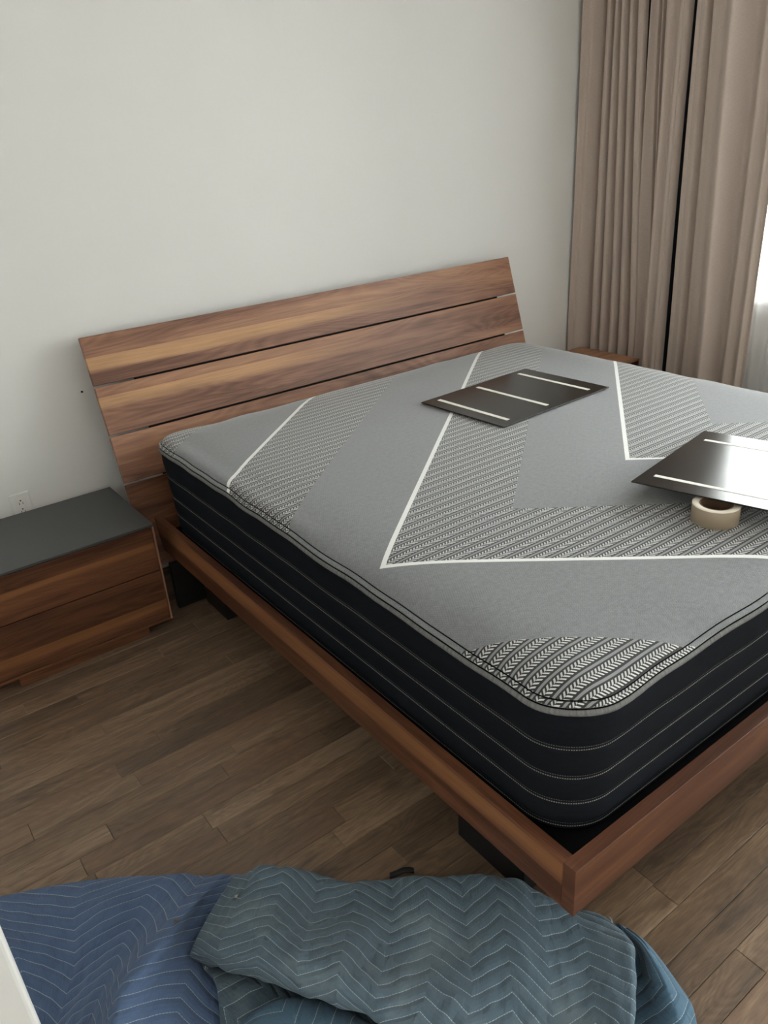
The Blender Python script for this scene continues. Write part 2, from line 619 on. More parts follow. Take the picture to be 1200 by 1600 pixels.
M_curtain, M_sheer, M_glass, M_ptape = make_curtain_mat(), make_sheer(), make_glass(), make_packing_tape()
M_tape_side = plain('tape_roll_side', (0.62, 0.56, 0.46), 0.6, 0.3, 0.04, 90)

# ------------------------------------------------------------------ the room
fl = box('floor', (ROOM_X0, ROOM_Y0, -0.12), (ROOM_X1, ROOM_Y1, -0.011), M_void, bevel=0, kind='structure')
box('ceiling', (ROOM_X0, ROOM_Y0, ROOM_Z), (ROOM_X1, ROOM_Y1, ROOM_Z + 0.1), M_ceil, bevel=0, kind='structure')
box('wall_back', (ROOM_X0 - 0.15, ROOM_Y1, -0.12), (ROOM_X1 + 0.15, ROOM_Y1 + 0.15, ROOM_Z + 0.1), M_wall, bevel=0, kind='structure')
box('wall_left', (ROOM_X0 - 0.15, ROOM_Y0, -0.12), (ROOM_X0, ROOM_Y1, ROOM_Z + 0.1), M_wall, bevel=0, kind='structure')
box('wall_front', (ROOM_X0 - 0.15, ROOM_Y0 - 0.15, -0.12), (ROOM_X1 + 0.15, ROOM_Y0, ROOM_Z + 0.1), M_wall, bevel=0, kind='structure')
bm = bmesh.new()
x0, x1 = ROOM_X1, ROOM_X1 + 0.15
bm_box(bm, (x0, ROOM_Y0, -0.12), (x1, W2_Y0, ROOM_Z + 0.1))
bm_box(bm, (x0, W2_Y1, -0.12), (x1, WIN_Y0, ROOM_Z + 0.1))
bm_box(bm, (x0, WIN_Y1, -0.12), (x1, ROOM_Y1, ROOM_Z + 0.1))
for wa, wb, wc in ((WIN_Y0, WIN_Y1, WIN_Z0), (W2_Y0, W2_Y1, W2_Z0)):
    bm_box(bm, (x0, wa, -0.12), (x1, wb, wc))
    bm_box(bm, (x0, wa, WIN_Z1), (x1, wb, ROOM_Z + 0.1))
done('wall_right', bm, M_wall, kind='structure')
box('baseboard_back', (ROOM_X0, ROOM_Y1 - 0.014, 0), (ROOM_X1, ROOM_Y1, 0.10), M_trim, bevel=0.003, kind='structure')
box('baseboard_right', (ROOM_X1 - 0.014, W2_Y1 + 0.04, 0), (ROOM_X1, ROOM_Y1 - 0.014, 0.10), M_trim, bevel=0.003, kind='structure')
box('baseboard_left', (ROOM_X0, ROOM_Y0, 0), (ROOM_X0 + 0.014, ROOM_Y1 - 0.014, 0.10), M_trim, bevel=0.003, kind='structure')

# windows: frame, mullion, sill and two panes each
fx0, fx1 = ROOM_X1 + 0.05, ROOM_X1 + 0.12
for wi, (wa, wb, wc) in enumerate(((WIN_Y0, WIN_Y1, WIN_Z0), (W2_Y0, W2_Y1, W2_Z0))):
    bm = bmesh.new()
    mid = (wa + wb) / 2
    bm_box(bm, (fx0, wa, wc), (fx1, wa + 0.06, WIN_Z1), 0.004)
    bm_box(bm, (fx0, wb - 0.06, wc), (fx1, wb, WIN_Z1), 0.004)
    bm_box(bm, (fx0, wa + 0.06, wc), (fx1, wb - 0.06, wc + 0.06), 0.004)
    bm_box(bm, (fx0, wa + 0.06, WIN_Z1 - 0.06), (fx1, wb - 0.06, WIN_Z1), 0.004)
    win = done('window_%d' % (wi + 1), bm, M_trim, kind='structure')
    box('mullion', (fx0, mid - 0.035, wc + 0.06), (fx1, mid + 0.035, WIN_Z1 - 0.06), M_trim, win, 0.004)
    for a, c in ((wa + 0.06, mid - 0.035), (mid + 0.035, wb - 0.06)):
        box('pane', (fx0 + 0.03, a, wc + 0.06), (fx0 + 0.036, c, WIN_Z1 - 0.06), M_glass, win, 0)
    box('sill', (ROOM_X1 - 0.03, wa - 0.03, wc - 0.02), (fx0, wb + 0.03, wc + 0.001), M_trim, win, 0.004)

# open door leaf, its free edge showing at the lower left
dr = box('door_1', (-1.69, 0.054, 0.012), (-0.862, 0.089, 2.04), M_door, bevel=0.006, seg=3, kind='structure')
for za, zb in ((0.14, 0.86), (1.06, 1.92)):
    bm = bmesh.new()
    for lo, hi in (((-1.58, 0.048, za), (-0.98, 0.055, za + 0.03)), ((-1.58, 0.048, zb - 0.03), (-0.98, 0.055, zb)),
                   ((-1.58, 0.048, za + 0.03), (-1.55, 0.055, zb - 0.03)), ((-1.01, 0.048, za + 0.03), (-0.98, 0.055, zb - 0.03))):
        bm_box(bm, lo, hi, 0.003)
    done('panel_moulding', bm, M_door, dr)

# floor boards: the ones in view singly, the rest of the floor as one part
rng = random.Random(11)
PW, BV = 0.0695, 0.0011


def plank_geo(bmv, xa, xb, ya, yb, zt):
    g = 0.00045
    xa, xb, ya, yb = xa + g, xb - g, ya + g, yb - g
    lv = []
    for z, i in ((-0.0115, 0.0), (zt - BV, 0.0), (zt, BV)):
        lv.append([bmv.verts.new(c) for c in ((xa + i, ya + i, z), (xb - i, ya + i, z), (xb - i, yb - i, z), (xa + i, yb - i, z))])
    for a, c in ((0, 1), (1, 2)):
        for k in range(4):
            j = (k + 1) % 4
            bmv.faces.new((lv[a][k], lv[a][j], lv[c][j], lv[c][k]))
    bmv.faces.new(lv[2])


rest = bmesh.new()
n_pl = 0
ya = ROOM_Y0
while ya < ROOM_Y1 - 0.01:
    yb = min(ya + PW, ROOM_Y1)
    xa = ROOM_X0 - rng.uniform(0, 0.8)
    while xa < ROOM_X1:
        ln = rng.choice((0.32, 0.45, 0.6, 0.75, 0.9, 1.1)) * rng.uniform(0.9, 1.1)
        xb = xa + ln
        a, c = max(xa, ROOM_X0), min(xb, ROOM_X1)
        zt = rng.uniform(-0.0005, 0.0003)
        if c - a > 0.02:
            if (c > -1.05 and a < 0.75 and ya > 0.15 and yb < 2.02 and a < 0.25 + 0.35 * (ya < 1.2)) or (c > 0.05 and a < 1.25 and -0.42 < ya < 0.16):
                b2 = bmesh.new()
                plank_geo(b2, a, c, ya, yb, zt)
                done('plank', b2, M_floor, fl)
                n_pl += 1
            else:
                plank_geo(rest, a, c, ya, yb, zt)
        xa = xb
    ya = yb
done('planks_beyond', rest, M_floor, fl, kind='stuff')

# ------------------------------------------------------------------ bed
bed = thing('bed_frame', 'low walnut bed frame with a slatted headboard leaning back to the wall', 'bed', (1.01, 1.05, 0))
RT, RB, RTH, FTH = 0.375, 0.2525, 0.027, 0.0305
HB0, HBS = 2.0712, 0.3102                       # headboard face: y = HB0 + HBS * (z - RT)
lean = math.atan(HBS)
box('foot_rail', (0, 0, RB), (2.02, FTH, RT), M_foot, bed, 0.0012, 2, 0)
for xa, uo in ((0.0, 0.0), (2.02 - RTH, 3.1)):
    box('side_rail', (xa, FTH, RB), (xa + RTH, 2.066, RT), M_rail, bed, 0.0012, 2, 1, (uo, 0))
cl = math.cos(lean)
for i, (za, zb) in enumerate(((0.8745, 1.0437), (0.6965, 0.8673), (0.5205, 0.6893), (0.200, 0.5133))):
    h = (zb - za) / cl
    b_ = box('headboard_slat', (0, 0, 0), (2.156, 0.020, h), M_hb[i], bed, 0.0018, 2, 0)
    b_.location = (-0.066, HB0 + HBS * (za - RT), za)
    b_.rotation_euler = (-lean, 0, 0)
b_ = box('headboard_backing', (0, 0.0215, 0), (1.885, 0.040, 0.68), M_void, bed, 0.001)
b_.location = (0.095, HB0 + HBS * (0.36 - RT), 0.36)
b_.rotation_euler = (-lean, 0, 0)
box('headboard_support', (0.0, 1.99, 0.0), (2.02, 2.012, 0.2), M_black, bed, 0.002)
box('platform', (RTH, FTH, 0.285), (2.02 - RTH, 2.02, 0.328), M_pit, bed, 0.001)
for xa in (0.107, 1.828):
    for y0_, y1_ in ((0.228, 0.46), (1.78, 1.965)):
        box('leg', (xa, y0_, 0), (xa + 0.085, y1_, 0.285), M_black, bed, 0.003, label='black block leg')

# ------------------------------------------------------------------ mattress
MX0, MX1, MY0, MY1, MR = 0.043, 1.983, 0.056, 2.094, 0.125
NS, NA = 56, 16


def outline(o):
    r = MR - o
    cx = []
    if r > 0:
        ins, rad = MR, r
    else:
        ins, rad = o, 0.0005
    cs = [(MX1 - ins, MY0 + ins, -90), (MX1 - ins, MY1 - ins, 0), (MX0 + ins, MY1 - ins, 90), (MX0 + ins, MY0 + ins, 180)]
    P = []
    for k, (x, y, a0) in enumerate(cs):
        for i in range(NA):
            a = math.radians(a0 + 90.0 * i / (NA - 1))
            P.append((x + rad * math.cos(a), y + rad * math.sin(a)))
        nx, ny, na = cs[(k + 1) % 4]
        a = math.radians(na)
        e = (nx + rad * math.cos(a), ny + rad * math.sin(a))
        s = P[-1]
        for i in range(1, NS):
            f = i / NS
            P.append((s[0] + (e[0] - s[0]) * f, s[1] + (e[1] - s[1]) * f))
    return np.array(P)


base_out = outline(0.0)
seg = np.linalg.norm(np.roll(base_out, -1, 0) - base_out, axis=1)
arc = np.concatenate([[0], np.cumsum(seg)[:-1]])
PER = seg.sum()


def wave(k, seed):
    r = np.random.RandomState(seed)
    w = np.zeros_like(arc)
    for _ in range(k):
        n = r.randint(14, 46)
        w += np.sin(arc / PER * 2 * PI * n + r.uniform(0, 6.3)) / k ** 0.5
    return w


lift = 0.014 * np.clip((base_out[:, 1] - 0.45) / 1.0, 0, 1) * np.clip((0.3 - base_out[:, 0]) / 0.2, 0, 1)
edge_dz = wave(5, 3) * 0.0022 + lift
edge_dn = wave(5, 8) * 0.0016


def shear(P3):
    f = np.clip((P3[..., 1] - 1.6) / 0.5, 0, 1)
    f = f * f * (3 - 2 * f)
    P3[..., 1] -= (0.69 - P3[..., 2]) * 0.24 * f
    return P3


def sweep(profile, wfun, uv_flat=False):
    """Rings round the mattress outline; profile = [(inset, z)], wfun(inset, z) = share of the edge's waviness."""
    V, UV = [], []
    flat = None
    for k, (ins, z) in enumerate(profile):
        w = wfun(ins, z)
        P = outline(ins)
        c = np.column_stack([P, np.full(len(P), z)])
        nrm = outline(ins - 0.001) - P
        nrm = nrm / np.maximum(np.linalg.norm(nrm, axis=1, keepdims=True), 1e-9)
        c[:, 2] += edge_dz * w
        c[:, :2] += nrm * (edge_dn * w)[:, None]
        V.append(c)
        if uv_flat:
            if k == 0:
                flat = ins
            else:
                a, b = profile[k - 1], profile[k]
                ds = math.hypot(b[0] - a[0], b[1] - a[1])
                flat = ins if a[0] >= 0.15 and b[0] >= 0.15 else flat - ds
            UV.append(outline(flat))
        else:
            UV.append(np.column_stack([arc, np.full(len(P), z)]))
    return shear(np.array(V)), np.array(UV)


def rings_mesh(name, V, UV, cap_first=False, cap_last=False, vpath=None):
    """V[k][i]: closed rings; the u seam is split so UVs stay continuous."""
    K, N = V.shape[:2]
    V2 = np.concatenate([V, V[:, :1]], 1)
    if vpath is None:
        U2 = np.concatenate([UV, UV[:, :1]], 1)
    else:
        last = UV[:, :1].copy()
        last[..., 0] = PER
        U2 = np.concatenate([UV, last], 1)
    me = grid_mesh(name, V2, U2)
    bm = bmesh.new()
    bm.from_mesh(me)
    ul = bm.loops.layers.uv.verify()
    bm.verts.ensure_lookup_table()
    for flag, k in ((cap_first, 0), (cap_last, K - 1)):
        if flag:
            f = bm.faces.new([bm.verts[k * (N + 1) + i] for i in range(N)])
            f.smooth = True
            for lp in f.loops:
                lp[ul].uv = lp.vert.co.xy
    bmesh.ops.remove_doubles(bm, verts=bm.verts, dist=0.00002)
    bmesh.ops.recalc_face_normals(bm, faces=bm.faces)
    bm.to_mesh(me)
    bm.free()
    return me


mat_ = thing('mattress', 'thick grey and black king mattress with white chevron lines lying in the walnut bed frame', 'mattress', (1.01, 1.07, 0.331))
top_prof = [(0.93, 0.697), (0.6, 0.697), (0.35, 0.6965), (0.2, 0.696), (0.15, 0.6955), (0.11, 0.693), (0.085, 0.6903), (0.065, 0.6868), (0.05, 0.683), (0.038, 0.679),
            (0.028, 0.6745), (0.021, 0.6702), (0.016, 0.6660), (0.0140, 0.6640), (0.0135, 0.6630), (0.019, 0.6622), (0.0132, 0.6614), (0.0075, 0.6606), (0.0030, 0.6580), (0.0018, 0.6550), (0.0040, 0.6524), (0.011, 0.6512)]
wt = lambda ins, z: max(0.0, min(1.0, (0.075 - ins) / 0.055))
V, UV = sweep(top_prof, wt, True)
xx, yy = V[:, :, 0], V[:, :, 1]
amp = np.clip((np.array([p[0] for p in top_prof]) - 0.02) / 0.1, 0, 1)[:, None]
V[:, :, 2] += smooth_noise(xx * 1.3, yy * 1.3, 4, 2) * 0.0022 * amp
tp = link('top_panel', rings_mesh('top_panel', V, UV, cap_first=True), M_knit, mat_, label='grey knitted chevron top with white lines')
th = np.linspace(0, 2 * PI, 11)
tape_prof = [(0.0065 - 0.0085 * math.cos(a), 0.6415 + 0.0088 * math.sin(a)) for a in th]
V, UV = sweep(tape_prof, lambda i, z: 1.0)
UV[..., 1] = np.linspace(0, 0.05, len(tape_prof))[:, None]
link('edge_tape', rings_mesh('edge_tape', V, UV, vpath=1), M_tape, mat_, label='ribbed grey binding tape')
for ins, z in ((0.0128, 0.6622), (0.0030, 0.6508)):      # the dark stitched seams above and below the upper roll
    th2 = np.linspace(0, 2 * PI, 7)
    V, UV = sweep([(ins - 0.0014 * math.cos(a), z + 0.0014 * math.sin(a)) for a in th2], lambda i, z: 1.0)
    link('seam', rings_mesh('seam', V, UV, vpath=1), M_pit, mat_, label='black stitched seam')
side_prof = [(0.012, 0.643), (0.007, 0.634)]
edges = [0.632] + list(SEAMS) + [0.331]
for a, c in zip(edges[:-1], edges[1:]):
    for f in (0.08, 0.22, 0.42, 0.62, 0.82, 0.93, 1.0):
        bul = 0.0055 * (math.sin(PI * f) ** 0.6 if f < 1 else 0.0)
        ins = 0.0065 - bul
        if c == 0.331:
            ins += 0.024 * f ** 2
        side_prof.append((ins, a + (c - a) * f))
V, UV = sweep(side_prof, lambda i, z: max(0.0, min(1.0, (z - 0.50) / 0.12)))
link('side_panel', rings_mesh('side_panel', V, UV, cap_last=True, vpath=1), M_side, mat_, label='dark navy quilted side with double rows of stitching')


# ------------------------------------------------------------------ nightstands
def nightstand(name, label, x0_, x1_, y0_, y1_, zt, top_mat, fronts):
    t = thing(name, label, 'nightstand', ((x0_ + x1_) / 2, (y0_ + y1_) / 2, 0), 'walnut nightstands beside the bed')
    zb, w = 0.043, 0.007
    box('top', (x0_, y0_, zt - 0.009), (x1_, y1_, zt), top_mat, t, 0.001, 2, 0)
    for a in (x0_, x1_ - w):
        box('side_panel', (a, y0_ + 0.001, zb), (a + w, y1_, zt - 0.0095), M_case_edge, t, 0.0012, 2, 2)
    box('back_panel', (x0_ + w, y1_ - 0.012, zb), (x1_ - w, y1_ - 0.002, zt - 0.010), M_case, t, 0)
    box('bottom_panel', (x0_ + w + 0.0005, y0_ + 0.001, zb), (x1_ - w - 0.0005, y1_ - 0.013, zb + 0.011), M_case, t, 0.001, 2, 0)
    bm_ = bmesh.new()
    bm_box(bm_, (x0_ + w + 0.001, y0_ + 0.024, zb + 0.013), (x1_ - w - 0.001, y1_ - 0.014, zt - 0.012))
    done('drawer_box', bm_, M_void, t)
    zm = 0.2555 + (zt - 0.441)
    for k, (a, c) in enumerate(((zm + 0.0025, zt - 0.0125), (zb + 0.013, zm - 0.0025))):
        box('drawer_front', (x0_ + w + 0.002, y0_ + 0.0015, a), (x1_ - w - 0.002, y0_ + 0.0215, c), fronts[k], t, 0.0012, 2, 0, (0.1, 0))
    box('plinth', (x0_ + 0.09, y0_ + 0.018, 0.0), (x1_ - 0.09, y1_ - 0.06, zb), M_case, t, 0.001, 2, 0)
    return t


nightstand('nightstand', 'two-drawer walnut nightstand with a dark grey top, left of the bed', -0.713, -0.0675, 1.875, 2.33, 0.441, M_topgrey, M_drw)
nightstand('nightstand', 'walnut nightstand with bare wooden top, mostly hidden behind the mattress by the curtain', 2.095, 2.700, 1.895, 2.302, 0.463, M_rtop, M_drw)

# ------------------------------------------------------------------ panels and tape roll on the mattress
from mathutils import Matrix


def panel(label, L, W, M4, strips):
    t = thing('black_panel', label, 'panel', (0, 0, 0), 'black panels with white strips on the mattress')
    LOCAL.add(t.name)
    t.matrix_world = M4
    box('sheet', (0, 0, 0), (L, W, 0.0045), M_gloss, t, 0.001, 2)
    for a, c0, c1 in strips:
        box('adhesive_strip', (a - 0.0085, c0, 0.0046), (a + 0.0085, c1, 0.0054), M_strip, t, 0.0002, 1)
    return t


a = math.radians(2.7)
Mx = Matrix.Translation((0.974, 1.178, 0.7005)) @ Matrix.Rotation(a, 4, 'Z')
panel('black panel with three white strips lying flat on the mattress, nearer the headboard', 0.592, 0.424, Mx,
      [(0.062, 0.035, 0.392), (0.272, 0.035, 0.392), (0.515, 0.035, 0.392)])
N = Vector((0.813, 0.532, 0.7480))
F = Vector((1.382, 0.679, 0.7030))
L = (F - N).length
ex = (F - N).normalized()
ey = Vector((0.2425, -0.970, 0.0))
ey = (ey - ex * ey.dot(ex)).normalized()
ez = ex.cross(ey)
# local frame right-handed with z up: x along the far edge direction, y away from the near corner
Mp = Matrix((( ex.x, -ey.x, -ez.x, 0), (ex.y, -ey.y, -ez.y, 0), (ex.z, -ey.z, -ez.z, 0), (0, 0, 0, 1)))
if Mp.determinant() < 0 or -ez.z < 0:
    Mp = Matrix(((ex.x, -ey.x, ex.cross(-ey).x, 0), (ex.y, -ey.y, ex.cross(-ey).y, 0), (ex.z, -ey.z, ex.cross(-ey).z, 0), (0, 0, 0, 1)))
W2 = 0.424
Mp = Matrix.Translation(N + ey * W2) @ Mp
panel('black panel at the right, tilted up on the tape roll', L, W2, Mp, [(0.078, 0.035, 0.39), (0.488, 0.035, 0.39)])

tr = thing('tape_roll', 'roll of tan packing tape under the near edge of the tilted black panel', 'tape roll', (0.866, 0.312, 0.6958))
LOCAL.add(tr.name)
bm = bmesh.new()
lathe(bm, [(0.0405, 0.001), (0.0575, 0.0), (0.058, 0.0005), (0.058, 0.0463), (0.0575, 0.0468), (0.0405, 0.0462)], 48)
me_o = done('tape', bm, M_ptape, tr)
me_o.data.materials.append(M_tape_side)
for p in me_o.data.polygons:
    if abs(p.normal.z) > 0.7:
        p.material_index = 1
bm = bmesh.new()
lathe(bm, [(0.0375, 0.0005), (0.0404, 0.0), (0.0404, 0.0468), (0.0375, 0.0464)], 40)
done('cardboard_core', bm, M_core, tr, label='brown cardboard core')

# ------------------------------------------------------------------ curtains
cur = thing('curtain', 'floor-length taupe curtain in deep folds in the corner by the window', 'curtain', (2.70, 1.85, 0.0))
zt_, zb_ = 2.555, 0.012
# (y at top, y at bottom, x of the ridge, depth of the valley after it, sharpness of that valley)
ridge = [(2.337, 2.347, 2.640, 0.010, 1.0), (2.305, 2.330, 2.672, 0.075, 2.2), (2.245, 2.235, 2.722, 0.080, 2.6), (2.200, 2.185, 2.722, 0.060, 2.0), (2.162, 2.110, 2.716, 0.085, 2.6), (2.120, 2.050, 2.722, 0.080, 2.4),
         (2.070, 1.975, 2.712, 0.003, 1.0), (2.047, 1.955, 2.716, 0.125, 0.45), (2.012, 1.972, 2.728, 0.004, 1.0), (1.992, 1.905, 2.752, 0.050, 2.0), (1.962, 1.890, 2.748, 0.050, 2.0), (1.932, 1.880, 2.742, 0.060, 1.6),
         (1.868, 1.850, 2.664, 0.030, 1.6), (1.800, 1.790, 2.662, 0.003, 1.0), (1.779, 1.768, 2.662, 0.170, 0.35),
         (1.738, 1.722, 2.690, 0.004, 1.0), (1.712, 1.690, 2.694, 0.055, 3.0), (1.640, 1.600, 2.672, 0.016, 2.0), (1.535, 1.490, 2.622, 0.070, 0.9), (1.400, 1.385, 2.668, 0.026, 1.2), (1.335, 1.325, 2.676, 0.012, 1.0), (1.287, 1.292, 2.690, 0, 1)]


def ridge_y(k, p):
    y = ridge[k][0] + (ridge[k][1] - ridge[k][0]) * p
    return min(y, ridge_y(7, p) - 0.002) if k == 8 else y       # the first gap pinches shut half way down


rows = []
for s in range(25):
    f = s / 24.0                       # 0 top, 1 bottom
    g = f * f * (3 - 2 * f)
    pts = []
    for k in range(len(ridge) - 1):
        (ya_, yb_, xa_, dp, sh_), (yc_, yd_, xc_, _, _) = ridge[k], ridge[k + 1]
        ya2, yc2 = ridge_y(k, min(1.0, g * 1.15)), ridge_y(k + 1, min(1.0, g * 1.15))
        for i_ in range(28):
            t_ = i_ / 28.0
            bell = (0.5 - 0.5 * math.cos(2 * PI * t_)) ** sh_
            e_ = t_ * t_ * (3 - 2 * t_)
            pts.append((xa_ + (xc_ - xa_) * e_ + dp * bell * (1.0 - 0.25 * g * (dp < 0.06)), ya2 + (yc2 - ya2) * (t_ * 0.7 + e_ * 0.3)))
    pts.append((ridge[-1][2], ridge[-1][0] + (ridge[-1][1] - ridge[-1][0]) * min(1.0, g * 1.15)))
    P = np.array(pts)
    z = zt_ + (zb_ - zt_) * f
    P[:, 0] += 0.003 * np.sin(P[:, 1] * 26 + z * 2.2)
    rows.append(np.column_stack([P, np.full(len(P), z)]))
V = np.array(rows)
dl = np.linalg.norm(np.diff(V[0], axis=0), axis=1)
uu = np.concatenate([[0], np.cumsum(dl)])
UV = np.stack(np.broadcast_arrays(uu[None, :], V[:, :, 2]), -1)
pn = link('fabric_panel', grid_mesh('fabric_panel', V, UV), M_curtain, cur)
pn.data.materials.append(plain('dark_navy_gap', (0.024, 0.024, 0.034), 0.9, 0.1, 0.1, 200))
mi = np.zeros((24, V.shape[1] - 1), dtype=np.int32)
# the faces inside the two deep gaps are coloured dark navy; the first closes half way down
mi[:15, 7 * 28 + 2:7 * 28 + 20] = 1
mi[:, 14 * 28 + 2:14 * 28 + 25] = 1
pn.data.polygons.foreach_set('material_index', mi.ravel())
sm = pn.modifiers.new('thickness', 'SOLIDIFY')
sm.thickness = 0.0018
sm.offset = 0.0
tr_ = box('curtain_track', (2.62, -1.5, 2.565), (2.84, 2.36, 2.60), M_trim, None, 0.003)
tag(tr_, 'white curtain track on the ceiling above the taupe curtain', 'curtain track')

# sheer over the window
nz, ny = 10, 520
ys = np.linspace(1.66, -1.45, ny)
zs = np.linspace(2.56, 0.02, nz)
Y, Z = np.meshgrid(ys, zs)
ph = smooth_noise(ys * 1.2, ys * 0, 5, 2) * 1.3
Xs = 2.825 + 0.017 * np.sin(2 * PI * Y / 0.085 + ph[None, :] * 2.0) + 0.006 * np.sin(2 * PI * Y / 0.21 + Z)
sh = link('sheer_curtain', grid_mesh('sheer_curtain', np.stack([Xs, Y, Z], -1), np.stack([Y, Z], -1)), M_sheer)
tag(sh, 'white translucent sheer hanging over the window behind the taupe curtain', 'sheer curtain')

# ------------------------------------------------------------------ wall fittings
ox, oz = -0.394, 0.449
ot = thing('wall_outlet', 'white wall outlet just above the left nightstand', 'outlet', (ox, ROOM_Y1, oz))
LOCAL.add(ot.name)
box('cover_plate', (-0.036, -0.006, -0.058), (0.036, 0.0, 0.058), M_plug, ot, 0.003, 3)
box('receptacle', (-0.0165, -0.0085, -0.0335), (0.0165, -0.0062, 0.0335), M_plug, ot, 0.0012, 2)
for dz in (0.0175, -0.0165):
    for dx, hh in ((-0.0065, 0.0042), (0.0065, 0.0035)):
        box('slot', (dx - 0.0011, -0.0092, dz - hh), (dx + 0.0011, -0.0086, dz + hh), M_slot, ot, 0)
    bm = bmesh.new()
    lathe(bm, [(0.0001, -0.0003), (0.0026, -0.0003), (0.0026, 0.0003), (0.0001, 0.0003)], 12)
    g_ = done('ground_hole', bm, M_slot, ot)
    g_.rotation_euler = (PI / 2, 0, 0)
    g_.location = (0, -0.0089, dz + 0.0115)
for dz in (0.047, -0.047):
    bm = bmesh.new()
    lathe(bm, [(0.0001, -0.0006), (0.003, -0.0006), (0.003, 0.0006), (0.0001, 0.0006)], 14)
    g_ = done('screw', bm, M_plug, ot)
    g_.rotation_euler = (PI / 2, 0, 0)
    g_.location = (0, -0.0066, dz)
bm = bmesh.new()
lathe(bm, [(0.0001, -0.004), (0.0032, -0.004), (0.0040, -0.0015), (0.0040, 0.0005), (0.0001, 0.0005)], 14)
g_ = done('wall_screw', bm, M_slot)
g_.rotation_euler = (PI / 2, 0, 0)
g_.location = (-0.079, ROOM_Y1 - 0.0045, 0.829)
tag(g_, 'small dark screw in the wall just left of the headboard', 'screw')

# control nets of the blanket pieces (world metres)
TEAL_MAIN = [[(-0.413,0.69,0.042),(-0.425,0.674,0.05),(-0.493,0.619,0.07),(-0.55,0.565,0.09),(-0.586,0.533,0.09),(-0.588,0.529,0.075),(-0.56,0.501,0.05)],
    [(-0.365,0.642,0.034),(-0.377,0.626,0.1),(-0.43,0.57,0.11),(-0.491,0.508,0.13),(-0.547,0.451,0.14),(-0.553,0.432,0.115),(-0.517,0.43,0.07)],
    [(-0.292,0.59,0.012),(-0.304,0.574,0.085),(-0.353,0.505,0.09),(-0.42,0.421,0.14),(-0.474,0.365,0.15),(-0.485,0.338,0.12),(-0.453,0.355,0.07)],
    [(-0.209,0.532,0.004),(-0.221,0.516,0.04),(-0.277,0.441,0.06),(-0.352,0.356,0.12),(-0.412,0.28,0.15),(-0.431,0.245,0.12),(-0.395,0.274,0.07)],
    [(-0.126,0.464,0.004),(-0.138,0.448,0.03),(-0.197,0.368,0.045),(-0.263,0.3,0.07),(-0.35,0.205,0.14),(-0.383,0.172,0.12),(-0.343,0.191,0.07)],
    [(-0.042,0.399,0.004),(-0.054,0.383,0.035),(-0.115,0.296,0.05),(-0.168,0.222,0.05),(-0.263,0.126,0.11),(-0.33,0.081,0.13),(-0.301,0.102,0.07)],
    [(0.04,0.331,0.004),(0.028,0.315,0.05),(-0.038,0.223,0.06),(-0.099,0.138,0.06),(-0.163,0.061,0.07),(-0.254,-0.009,0.12),(-0.239,0.007,0.06)],
    [(0.095,0.25,0.004),(0.083,0.234,0.06),(0.025,0.147,0.065),(-0.036,0.061,0.07),(-0.103,-0.011,0.06),(-0.175,-0.079,0.07),(-0.174,-0.087,0.04)],
    [(0.129,0.162,0.004),(0.117,0.146,0.055),(0.068,0.067,0.06),(0.012,-0.005,0.06),(-0.05,-0.07,0.06),(-0.133,-0.134,0.06),(-0.136,-0.138,0.03)],
    [(0.174,0.097,0.004),(0.162,0.081,0.05),(0.124,0.004,0.085),(0.056,-0.067,0.09),(-0.016,-0.128,0.1),(-0.094,-0.186,0.09),(-0.091,-0.187,0.05)],
    [(0.193,0.062,0.004),(0.181,0.046,0.045),(0.148,-0.035,0.09),(0.08,-0.094,0.1),(0.002,-0.149,0.11),(-0.077,-0.206,0.1),(-0.069,-0.205,0.05)],
    [(0.204,0.062,0.004),(0.192,0.046,0.02),(0.157,-0.033,0.055),(0.09,-0.086,0.05),(0.019,-0.137,0.055),(-0.062,-0.197,0.05),(-0.061,-0.198,0.02)]]
TEAL_SIDE_FOLD = [[(0.17,0.015,0.02),(0.165,-0.02,0.012),(0.109,-0.07,0.012),(0.067,-0.103,0.012),(0.026,-0.133,0.012),(-0.043,-0.187,0.012)],
    [(0.178,0.005,0.035),(0.179,-0.035,0.02),(0.141,-0.077,0.016),(0.102,-0.116,0.02),(0.06,-0.154,0.03),(-0.012,-0.21,0.03)],
    [(0.173,-0.001,0.07),(0.16,-0.053,0.09),(0.141,-0.101,0.09),(0.115,-0.151,0.085),(0.085,-0.194,0.08),(0.012,-0.249,0.08)],
    [(0.188,0.021,0.05),(0.19,-0.036,0.06),(0.183,-0.089,0.055),(0.166,-0.144,0.05),(0.147,-0.186,0.05),(0.094,-0.238,0.05)],
    [(0.213,0.044,0.006),(0.219,-0.013,0.006),(0.209,-0.069,0.006),(0.189,-0.13,0.006),(0.169,-0.172,0.006),(0.116,-0.223,0.006)]]
TEAL_UNDER = [[(-0.57,0.52,0.05),(-0.565,0.472,0.05),(-0.579,0.427,0.045),(-0.602,0.375,0.04),(-0.629,0.32,0.04)],
    [(-0.533,0.499,0.035),(-0.527,0.445,0.035),(-0.548,0.397,0.03),(-0.575,0.353,0.03),(-0.603,0.299,0.03)],
    [(-0.44,0.414,0.02),(-0.452,0.353,0.03),(-0.475,0.313,0.03),(-0.506,0.274,0.03),(-0.535,0.223,0.03)],
    [(-0.372,0.318,0.015),(-0.384,0.263,0.02),(-0.4,0.228,0.02),(-0.421,0.197,0.02),(-0.453,0.15,0.02)],
    [(-0.307,0.224,0.012),(-0.311,0.175,0.015),(-0.328,0.142,0.015),(-0.35,0.114,0.015),(-0.373,0.075,0.015)]]
